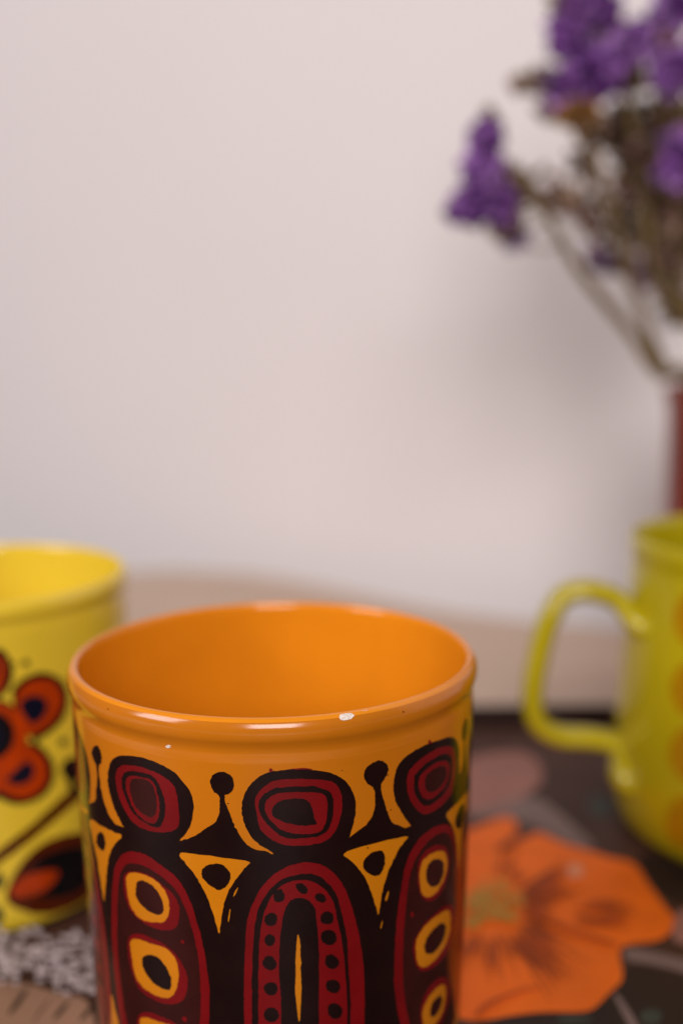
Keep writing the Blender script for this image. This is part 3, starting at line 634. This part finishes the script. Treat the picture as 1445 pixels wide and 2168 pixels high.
def sprig(label, stem_px, foot, heads, group='dried flower sprigs in the vase'):
    base = MOUTH + np.array([foot[0] * .4, foot[1] * .4, -0.10])
    root = thing('dried_flower_sprig', label, 'dried flower', tuple(base), group)
    pts = [base, MOUTH + np.array([foot[0] * .88, foot[1] * .88, -0.002])] + [at_y(x, y, Y) for x, y, Y in stem_px]
    path = spline(pts, 8)
    V, F = tube(path, np.linspace(0.0030, 0.0011, len(path)), np.linspace(0.0030, 0.0011, len(path)), (0.1, 1, 0.05), 8)
    mesh_obj('stem', V, F, STEM, root)
    for x, y, Y, rxp, ryp, kind, n in heads:
        c = at_y(x, y, Y); s = Y / FP
        ms, nm, slim = KIND[kind]
        # a short twig from the nearest point of the stem
        j = int(np.argmin(((path - c) ** 2).sum(1) + (path[:, 2] > c[2]) * 4e-4)); q = path[j]
        mid = (q + c) / 2 + np.array([0, 0, -0.003])
        tw = spline([q, mid, c], 6)
        if np.linalg.norm(q - c) > 0.004:
            V, F = tube(tw, 0.0006, 0.0006, (0.1, 1, 0.05), 6); mesh_obj('twig', V, F, STEM, root)
        cluster(nm, root, c, rxp * s * 1.1, 0.7 * max(rxp, ryp) * s, ryp * s * 1.1, int(n * 1.25), 0.0070 if kind in 'pl' else 0.0062, ms, slim)
sprig('dried statice sprig with purple tip arching furthest out over the white wall', [(1395, 790, .468), (1330, 700, .466), (1230, 580, .462), (1170, 480, .455), (1110, 400, .45), (1050, 330, .45), (1035, 270, .45)], (-0.0285, -0.009),
      [(1028, 300, .45, 20, 34, 'p', 45), (1018, 370, .45, 26, 34, 'p', 55), (998, 432, .45, 34, 24, 'p', 60), (1045, 430, .452, 26, 30, 'p', 40), (1040, 250, .45, 14, 10, 'b', 12), (1075, 400, .455, 34, 48, 'b', 60), (1070, 470, .455, 30, 26, 'b', 40), (1092, 508, .455, 14, 16, 'l', 14), (1130, 400, .46, 44, 36, 'm', 22), (1180, 420, .462, 34, 30, 'm', 20)])
sprig('dried statice sprig with a small curled tip beside a golden bract', [(1405, 780, .472), (1350, 640, .476), (1290, 450, .475), (1240, 300, .47), (1180, 200, .47), (1130, 165, .47)], (-0.0285, -0.002),
      [(1122, 172, .47, 20, 14, 'b', 14), (1100, 182, .47, 10, 10, 'b', 6), (1170, 170, .47, 18, 14, 'l', 14), (1225, 248, .462, 34, 28, 'o', 60), (1162, 232, .47, 22, 18, 'b', 26), (1255, 290, .472, 22, 20, 'b', 22), (1200, 195, .47, 36, 20, 'p', 40), (1250, 165, .47, 46, 32, 'p', 90)])
sprig('tall dried statice sprig with broad purple heads at its top', [(1400, 620, .48), (1360, 400, .48), (1320, 200, .478), (1270, 60, .475), (1240, -40, .475)], (-0.006, -0.006),
      [(1205, 70, .475, 30, 28, 'p', 55), (1245, 20, .475, 46, 30, 'p', 75), (1190, 5, .475, 22, 16, 'b', 18), (1290, 120, .478, 42, 30, 'p', 85), (1350, 90, .478, 32, 26, 'p', 60), (1280, 60, .48, 26, 20, 'o', 30), (1330, 170, .48, 34, 26, 'b', 45), (1220, 105, .477, 22, 20, 'p', 30), (1240, -60, .475, 60, 40, 'p', 90)])
sprig('leafy brown dried sprig in the dense middle of the bouquet', [(1410, 620, .488), (1380, 450, .488), (1350, 300, .49), (1345, 200, .49)], (0.004, 0.006),
      [(1345, 370, .488, 44, 50, 'b', 110), (1320, 270, .49, 40, 40, 'b', 80), (1300, 420, .486, 46, 40, 'm', 27), (1275, 545, .484, 20, 18, 'l', 26), (1375, 580, .486, 28, 26, 'l', 36), (1400, 500, .488, 50, 60, 'b', 140), (1420, 590, .49, 34, 40, 'b', 90), (1330, 480, .486, 30, 34, 'b', 35), (1380, 250, .49, 34, 40, 'b', 60), (1240, 350, .49, 40, 36, 'm', 20), (1225, 440, .488, 44, 36, 'm', 22), (1270, 480, .486, 40, 30, 'm', 17), (1310, 540, .486, 36, 34, 'm', 18), (1430, 430, .49, 44, 60, 'b', 130), (1440, 650, .49, 30, 30, 'b', 60), (1395, 400, .48, 40, 40, 'b', 90), (1360, 330, .478, 30, 34, 'b', 60), (1410, 560, .48, 36, 46, 'b', 90)])
sprig('dried statice sprig with purple heads half hidden behind brown bracts', [(1440, 620, .48), (1445, 420, .478), (1440, 200, .475), (1430, 30, .475)], (0.010, -0.010),
      [(1440, 320, .476, 32, 34, 'p', 70), (1430, 370, .476, 26, 18, 'p', 36), (1425, 150, .475, 34, 36, 'p', 75), (1425, 20, .475, 36, 34, 'p', 70), (1400, 90, .478, 26, 34, 'o', 34), (1430, 250, .48, 40, 36, 'b', 70), (1440, 440, .48, 40, 44, 'b', 80), (1500, 130, .475, 44, 50, 'p', 80)])
sprig('dried statice sprig leaning away over the far side of the vase', [(1490, 620, .49), (1540, 420, .495), (1580, 250, .5), (1600, 120, .5)], (0.016, 0.008),
      [(1540, 400, .495, 60, 60, 'b', 110), (1600, 200, .5, 60, 60, 'p', 110), (1540, 260, .495, 50, 44, 'p', 80), (1490, 520, .49, 50, 60, 'b', 110), (1640, 330, .5, 50, 50, 'p', 80), (1600, 60, .5, 54, 54, 'p', 90)])
